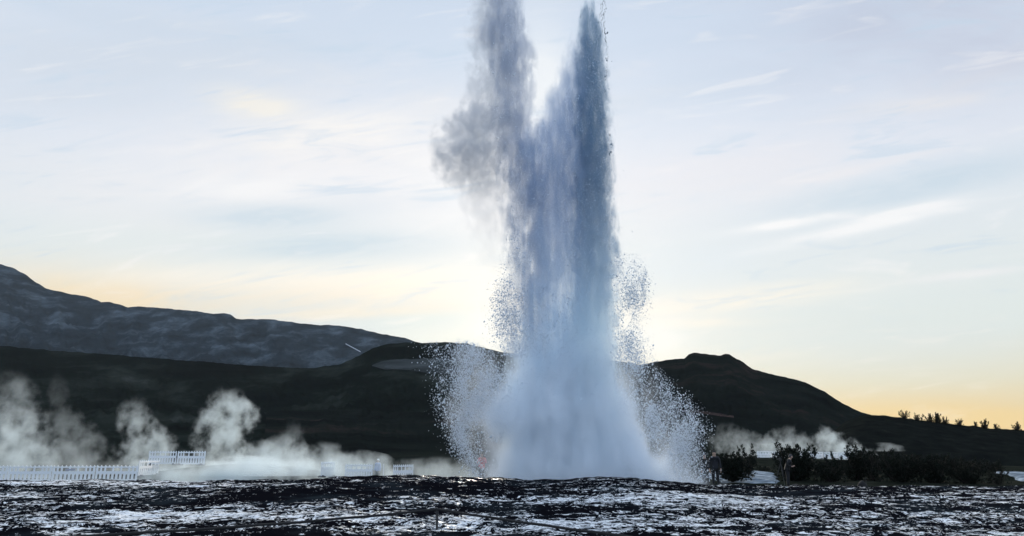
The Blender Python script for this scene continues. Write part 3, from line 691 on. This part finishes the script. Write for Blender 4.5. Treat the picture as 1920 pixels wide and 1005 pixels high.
# ------------------------------------------------------------------ shrubs
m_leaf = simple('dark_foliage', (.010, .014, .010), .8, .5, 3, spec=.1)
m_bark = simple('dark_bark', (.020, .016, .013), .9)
def shrub_meshes(seed, h, wd, feather=1.0, nst=9, dense=1.0):
    rr = random.Random(seed); bs = bmesh.new(); V = []; F = []
    def leafclump(p, dirv, s):
        for _ in range(int(5 * dense)):
            d_ = (dirv + Vector((rr.gauss(0, .6), rr.gauss(0, .6), rr.gauss(0, .5)))).normalized()
            u = d_.orthogonal().normalized(); u.rotate(Matrix.Rotation(rr.uniform(0, 6.3), 3, d_)); L = s * rr.uniform(.6, 1.4); wv_ = u * L * .22
            q = p + Vector((rr.gauss(0, s * .3), rr.gauss(0, s * .3), rr.gauss(0, s * .3))); n0 = len(V)
            V.extend([q[:], (q + d_ * L * .5 + wv_)[:], (q + d_ * L)[:], (q + d_ * L * .5 - wv_)[:]]); F.append((n0, n0 + 1, n0 + 2, n0 + 3))
    for i in range(nst):
        a = rr.uniform(0, 6.283); lean = rr.uniform(.05, 1) ** .7; hh = h * (1.05 - .45 * lean * rr.random()) * rr.uniform(.72, 1.0)
        tip = Vector((math.cos(a) * wd * .5 * lean, math.sin(a) * wd * .4 * lean, hh)); pts = []
        for k in range(7):
            t = k / 6; p = Vector((tip.x * t ** .65, tip.y * t ** .65, hh * t)) + Vector((rr.gauss(0, .02), rr.gauss(0, .02), 0)) * h * .6; pts.append(p)
        pts[0] = Vector((math.cos(a) * .05, math.sin(a) * .05, -.05))
        add_tube(bs, pts, [max(.006, .03 * (1 - k / 6.5)) * h / 2 for k in range(7)], 5)
        nb = int(9 * feather)
        for k in range(nb):
            t = .03 + .95 * k / nb; j = min(int(t * 6), 5); p = pts[j].lerp(pts[j + 1], t * 6 - j)
            b = rr.uniform(0, 6.283); L = h * .24 * (1.15 - t) * rr.uniform(.6, 1.4)
            d_ = Vector((math.cos(b), math.sin(b), rr.uniform(.3, 1.1))).normalized(); e_ = p + d_ * L
            add_tube(bs, [p, p + d_ * L * .5, e_], [.008 * h / 2, .006 * h / 2, .003], 4, False)
            for q in range(4): leafclump(p.lerp(e_, .25 + .25 * q), d_, h * .055)
        for k in range(3): leafclump(pts[-1] - Vector((0, 0, h * .03 * k)), Vector((0, 0, 1)), h * .06)
    for i in range(nst * 3):        # low skirt of leaves round the stems
        a = rr.uniform(0, 6.283); q = rr.random() ** .5; zz_ = h * rr.uniform(0, .38)
        leafclump(Vector((math.cos(a) * wd * .46 * q, math.sin(a) * wd * .36 * q, zz_)), Vector((math.cos(a), math.sin(a), .6)), h * .075)
    return bm_mesh(bs, 'stems'), np_mesh('foliage', np.array(V), np.array(F))
def hidden_ground(x, y):
    return float(rise(np.array(x), np.array(y))) - .06
def shrub(px, py_top, py_base, wpx, Y, label, group, seed, feather=1.0, nst=9, dense=1.0, z=None, cat='shrub', name='shrub'):
    b = at(px, py_base, Y); h = at(px, py_top, Y).z - b.z; wd = wpx / FPX * Y
    s_, f_ = shrub_meshes(seed, h, wd, feather, nst, dense)
    root = empty(name, (b.x, Y, b.z if z is None else z), 0)
    link('stems', s_, m_bark, root); link('foliage', f_, m_leaf, root)
    return tag(root, label, cat, group)
G1 = 'dark shrubs along the right edge of the field'
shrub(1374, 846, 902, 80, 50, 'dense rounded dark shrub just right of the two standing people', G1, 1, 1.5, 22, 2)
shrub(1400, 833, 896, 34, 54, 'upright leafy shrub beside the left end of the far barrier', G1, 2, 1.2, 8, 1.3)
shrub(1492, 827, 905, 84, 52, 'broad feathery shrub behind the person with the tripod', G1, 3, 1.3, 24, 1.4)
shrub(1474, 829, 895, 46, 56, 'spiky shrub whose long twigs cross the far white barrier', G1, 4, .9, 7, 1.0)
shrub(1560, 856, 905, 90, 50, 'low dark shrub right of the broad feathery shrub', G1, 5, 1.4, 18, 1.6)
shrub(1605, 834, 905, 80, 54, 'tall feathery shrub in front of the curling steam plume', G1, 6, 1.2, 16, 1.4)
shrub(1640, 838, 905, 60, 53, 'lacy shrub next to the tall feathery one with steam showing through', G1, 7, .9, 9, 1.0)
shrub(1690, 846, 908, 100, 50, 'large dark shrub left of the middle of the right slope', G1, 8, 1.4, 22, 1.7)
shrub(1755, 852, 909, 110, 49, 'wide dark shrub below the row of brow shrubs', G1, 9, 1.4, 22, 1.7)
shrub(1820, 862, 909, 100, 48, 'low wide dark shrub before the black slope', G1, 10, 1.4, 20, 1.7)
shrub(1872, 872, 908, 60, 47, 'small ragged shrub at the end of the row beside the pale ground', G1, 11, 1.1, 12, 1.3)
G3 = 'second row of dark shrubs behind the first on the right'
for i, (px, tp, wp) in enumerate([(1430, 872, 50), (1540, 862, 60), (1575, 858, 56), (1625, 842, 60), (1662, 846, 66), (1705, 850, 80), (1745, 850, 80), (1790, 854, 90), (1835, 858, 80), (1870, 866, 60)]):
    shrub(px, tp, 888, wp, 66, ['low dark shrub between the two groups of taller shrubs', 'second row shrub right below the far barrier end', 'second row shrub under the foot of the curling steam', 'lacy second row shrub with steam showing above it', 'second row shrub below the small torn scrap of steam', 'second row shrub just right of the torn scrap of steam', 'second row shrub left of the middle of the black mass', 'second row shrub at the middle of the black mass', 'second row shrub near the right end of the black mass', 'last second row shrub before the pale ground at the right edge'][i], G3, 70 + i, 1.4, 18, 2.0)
G2 = 'small shrubs on the brow of the near slope'
from mathutils.bvhtree import BVHTree
def bvh(o):
    me = o.data; return BVHTree.FromPolygons([v.co for v in me.vertices], [tuple(p.vertices) for p in me.polygons])
nb_ = bvh(near_hill)
for i, (px, top_, wpx, lb) in enumerate([(1706, 771, 14, 'leftmost tall shrub on the brow of the near slope'), (1731, 776, 18, 'wide low shrub second on the brow'), (1754, 777, 16, 'shrub on the brow left of the densest clump'), (1768, 776, 14, 'dense upright shrub in the middle of the brow clump'),
        (1780, 783, 12, 'small shrub trailing the brow clump'), (1808, 787, 12, 'lone small shrub on the brow past the clump'), (1838, 797, 8, 'tiny sprig on the brow between two lone shrubs'), (1856, 787, 12, 'lone upright shrub on the brow near the right edge'), (1878, 795, 10, 'little shrub with two tips near the right edge'), (1916, 793, 12, 'shrub on the brow cut by the right edge')]):
    x = gx(px, 170); h_ = nb_.ray_cast(Vector((x, 170, 60)), Vector((0, 0, -1)))[0]
    base = h_.z if h_ else 8
    b = at(px, top_, 170); h = max(1.3, (b.z - base) * 1.12 + .1)
    s_, f_ = shrub_meshes(40 + i, h, wpx / FPX * 170 * 1.4, .9, 10, 3.0)
    root = empty('shrub', (x, 170, base - .1)); link('stems', s_, m_bark, root); link('foliage', f_, m_leaf, root); tag(root, lb, 'shrub', G2)

# ------------------------------------------------------------------ people
m_skin = simple('skin', (.40, .27, .21), .6, .05); m_hair = simple('dark_hair', (.03, .022, .018), .7)
def cloth(name, col): return simple(name, col, .85, .2, 9, bump=.004)
def skin_mesh(name, verts, edges, radii, mat, parent, root_i=0, sub=1):
    me = bpy.data.meshes.new(name); me.from_pydata([tuple(v) for v in verts], edges, []); o = link(name, me, mat, parent)
    sk = o.modifiers.new('skin', 'SKIN'); sk.use_smooth_shade = True
    for i, r_ in enumerate(radii):
        sv = me.skin_vertices[0].data[i]; sv.radius = (r_, r_) if not isinstance(r_, tuple) else r_; sv.use_root = (i == root_i)
    ss = o.modifiers.new('sub', 'SUBSURF'); ss.levels = sub; ss.render_levels = sub
    return o
def person(px, py_feet, Y, rz, height, label, jacket, trousers, pose='down', hat=None, z=None, group='people watching behind the geyser', stoop=0.0):
    b = at(px, py_feet, Y); root = empty('person', (b.x, Y, b.z if z is None else z), rz); k = height / 1.75
    S_ = lambda p: (p[0] * k, (p[1] - stoop * max(0, p[2] - .95) ** 1.1) * k, (p[2] - stoop * .25 * max(0, p[2] - .95)) * k)
    if pose == 'down': arm = lambda s: [(s * .19, 0, 1.42), (s * .25, .02, 1.13), (s * .27, -.06, .88), (s * .27, -.09, .80)]
    elif pose == 'phone': arm = lambda s: [(s * .19, 0, 1.42), (s * .25, -.08, 1.16), (s * .10, -.30, 1.36), (s * .05, -.36, 1.44)]
    else: arm = lambda s: [(s * .19, 0, 1.42), (s * .27, .02, 1.17), (s * .12, -.20, 1.10), (s * .06, -.26, 1.12)]
    V = [(0, 0, .95), (0, .01, 1.12), (0, .01, 1.32), (0, .015, 1.46), (0, 0, 1.54), (0, -.015, 1.62), (0, -.01, 1.70)]
    Rr = [(.11, .08), (.10, .075), (.12, .08), (.07, .06), .052, (.075, .088), (.065, .078)]
    E = [(0, 1), (1, 2), (2, 3), (3, 4), (4, 5), (5, 6)]
    def chain(pts, rads, frm):
        last = frm
        for p, r_ in zip(pts, rads):
            V.append(p); Rr.append(r_); E.append((last, len(V) - 1)); last = len(V) - 1
        return last
    chain([(0, -.095, 1.60), (0, -.118, 1.59)], [.022, .012], 5)                 # nose
    for s in (-1, 1): chain([(s * .088, .0, 1.61)], [.014], 5)                    # ears
    hands = {}
    for s in (-1, 1):
        a = arm(s); w_ = chain(a[:3], [.058, .045, .030], 3); hnd = chain([a[3]], [(.036, .016)], w_)
        d_ = (Vector(a[3]) - Vector(a[2])).normalized(); u = Vector((0, 1, 0)) if pose == 'down' else Vector((0, 0, 1)); hands[s] = Vector(a[3])
        for j, (o_, L) in enumerate(((-.03, .065), (-.010, .078), (.011, .072), (.031, .055))):
            q = Vector(a[3]) + u * o_ + d_ * .035; chain([q, q + d_ * L * .55, q + d_ * L * .9 + Vector((-s * .018, 0, 0))], [.009, .0085, .008], hnd)
        q = Vector(a[3]) - u * .035 - d_ * .01; chain([q, q - u * .02 + d_ * .035], [.011, .009], hnd)
        l = chain([(s * .095, 0, .86), (s * .11, -.01, .50), (s * .12, .02, .10), (s * .125, -.06, .045), (s * .13, -.14, .035)], [.075, .05, .036, .034, .028], 0)
    skin_mesh('person', [S_(v) for v in V], E, [(tuple(q * k for q in r_) if isinstance(r_, tuple) else r_ * k) for r_ in Rr], m_skin, root)
    body = root.children[0]; body.name = 'body'; body.data.name = 'body'
    # jacket: torso and sleeves
    V2 = [(0, 0, .78), (0, .005, .98), (0, .01, 1.20), (0, .01, 1.36), (0, .01, 1.45), (0, .0, 1.505)]; R2 = [(.215, .165), (.20, .155), (.19, .145), (.19, .13), (.12, .095), (.075, .07)]; E2 = [(i, i + 1) for i in range(5)]
    for s in (-1, 1):
        a = arm(s); i0 = 4
        for p, r_ in zip(a[:3], (.078, .064, .048)): V2.append(p); R2.append(r_); E2.append((i0, len(V2) - 1)); i0 = len(V2) - 1
    skin_mesh('jacket', [S_(v) for v in V2], E2, [(tuple(q * k for q in r_) if isinstance(r_, tuple) else r_ * k) for r_ in R2], jacket, root, 2)
    V3 = [(0, 0, 1.0)]; R3 = [(.17, .13)]; E3 = []
    for s in (-1, 1):
        i0 = 0
        for p, r_ in zip([(s * .095, 0, .84), (s * .11, -.01, .50), (s * .12, .02, .12)], (.105, .078, .066)): V3.append(p); R3.append(r_); E3.append((i0, len(V3) - 1)); i0 = len(V3) - 1
    skin_mesh('trousers', [S_(v) for v in V3], E3, [(tuple(q * k for q in r_) if isinstance(r_, tuple) else r_ * k) for r_ in R3], trousers, root)
    for s in (-1, 1):
        bm = bmesh.new(); bmesh.ops.create_uvsphere(bm, u_segments=10, v_segments=7, radius=1, matrix=Matrix.Translation((s * .125 * k, -.05 * k, .045 * k)) @ Matrix.Diagonal((.055 * k, .15 * k, .055 * k, 1)))
        for v in bm.verts: v.co.z = max(v.co.z, 0)
        link('boot', bm_mesh(bm, 'boot'), m_rubber2, root)
    bm = bmesh.new(); hc = Vector(S_((0, .012, 1.655))); bmesh.ops.create_uvsphere(bm, u_segments=14, v_segments=10, radius=1, matrix=Matrix.Translation(hc) @ Matrix.Diagonal((.098 * k, .112 * k, .11 * k, 1)))
    for v in bm.verts:
        if v.co.y < hc.y - .04 * k and v.co.z < hc.z + .03 * k: v.co.y = hc.y - .03 * k
        if v.co.z < hc.z - .07 * k: v.co.z = hc.z - .07 * k
    link('hat' if hat else 'hair', bm_mesh(bm, 'hat' if hat else 'hair'), hat or m_hair, root)
    for s in (-1, 1):
        bm = bmesh.new(); e_ = Vector(S_((s * .032, -.088, 1.625))); bmesh.ops.create_icosphere(bm, subdivisions=1, radius=.011 * k, matrix=Matrix.Translation(e_)); link('eye', bm_mesh(bm, 'eye'), m_eye, root)
    return tag(root, label, 'person', group)
m_rubber2 = simple('black_boot_leather', (.02, .02, .02), .6); m_eye = simple('eye', (.05, .04, .035), .2)
j_black = cloth('black_jacket_cloth', (.010, .011, .014)); t_black = cloth('black_trouser_cloth', (.008, .009, .012)); j_navy = cloth('dark_navy_cloth', (.011, .013, .02))
j_red = cloth('red_jacket_cloth', (.62, .05, .06)); j_blue = cloth('blue_jacket_cloth', (.22, .30, .55)); j_grey = cloth('dark_grey_cloth', (.05, .05, .055))
person(1324, 914.5, 39, R(20), 1.66, 'dark figure on the left of the pair standing right of the spray, legs slightly apart', j_black, t_black, 'down', j_grey)
person(1343, 914, 38.6, R(-14), 1.78, 'taller dark figure on the right of the pair, pale face turned to the geyser', j_navy, t_black, 'down', j_black)
person(1479, 916, 36, R(62), 1.60, 'dark figure stooping over a tripod before the feathery shrubs', j_black, t_black, 'camera', j_grey, stoop=.35)
person(903, 908, 43, R(10), 1.70, 'person in a red jacket half hidden by falling spray left of the geyser foot', j_red, t_black, 'phone', None)
person(707, 906, 53, R(-30), 1.62, 'person in a blue jacket half lost in the low steam near the thin post', j_blue, t_black, 'down', cloth('pale_hat_cloth', (.7, .72, .75)))

# tripod with a camera
tb = at(1466, 915, 36); tri = empty('tripod', (tb.x, 35.9, tb.z))
for k in range(3):
    a = k * 2.094 + .5; bm = bmesh.new(); add_tube(bm, [(0, 0, 1.12), (math.cos(a) * .2, math.sin(a) * .2, .56)], .016, 6); add_tube(bm, [(math.cos(a) * .18, math.sin(a) * .18, .6), (math.cos(a) * .38, math.sin(a) * .38, 0)], .011, 6)
    link('leg', bm_mesh(bm, 'leg'), m_iron, tri)
bm = bmesh.new(); add_tube(bm, [(0, 0, 1.05), (0, 0, 1.22)], .018, 8); add_box(bm, (0, 0, 1.235), (.09, .07, .03)); link('head', bm_mesh(bm, 'head'), m_iron, tri)
tag(tri, 'spread black tripod before the stooping figure', 'tripod')
camr = empty('photo_camera', (tb.x, 35.9, tb.z + 1.25))
bm = bmesh.new(); add_box(bm, (0, 0, .05), (.08, .14, .10)); add_box(bm, (0, 0, .115), (.06, .06, .035)); link('body', bm_mesh(bm, 'body'), m_iron, camr)
bm = bmesh.new(); add_tube(bm, [(-.04, 0, .05), (-.08, 0, .05), (-.15, 0, .05)], [.035, .033, .038], 12); link('lens', bm_mesh(bm, 'lens'), m_iron, camr)
tag(camr, 'black camera mounted on the tripod', 'camera')

# ------------------------------------------------------------------ stones
m_stone = simple('dark_basalt', (.012, .012, .013), .9, .4, 5, bump=.03)
def stone(px, py_b, wpx, hpx, Y, label, seed):
    b = at(px, py_b, Y); bm = bmesh.new(); bmesh.ops.create_icosphere(bm, subdivisions=3, radius=1)
    W_ = wpx / FPX * Y / 2; H_ = hpx / FPX * Y; rr = np.random.default_rng(seed)
    for v in bm.verts:
        n_ = fbm(np.array(v.co.x * 1.3 + seed), np.array(v.co.y * 1.3 + v.co.z), 3, seed=seed % 50); v.co *= 1 + .22 * float(n_)
        v.co = Vector((v.co.x * W_, v.co.y * W_ * .8, v.co.z * H_ * .6 + H_ * .38))
    o = link('boulder', bm_mesh(bm, 'boulder'), m_stone); o.location = (b.x, Y, b.z)
    for p in o.data.polygons: p.use_smooth = True
    tag(o, label, 'boulder', 'boulders on the edge of the apron')
stone(1618, 917, 17, 14, 36, 'round dark boulder standing alone below the tall feathery shrub', 5)
stone(1522, 917, 18, 7, 36, 'low flat boulder between the tripod and the round boulder', 6)
stone(1492, 917, 20, 9, 35.5, 'low boulder at the feet of the stooping figure', 8)
stone(1437, 916, 15, 6, 36, 'small flat boulder between the standing pair and the tripod', 9)
stone(592, 905, 26, 8, 30, 'grey rounded boulder on the apron crest under the middle steam', 10)
add_post(1619, 38.5, -.02, .55, .012, m_iron, 'short thin dark post behind the round boulder')

# ------------------------------------------------------------------ haze
bm = bmesh.new(); add_box(bm, (0, 1900, 295), (9000, 4200, 650))
hz, t_, o_ = material('haze'); pv = t_.n('ShaderNodeVolumePrincipled'); pv.inputs['Color'].default_value = (.80, .90, 1, 1); pv.inputs['Density'].default_value = .000024; pv.inputs['Anisotropy'].default_value = 0
t_.t.links.new(pv.outputs[0], o_.inputs['Volume'])
tag(link('haze', bm_mesh(bm, 'haze'), hz), 'thin blue air between the field and the mountains', 'haze', kind='stuff')
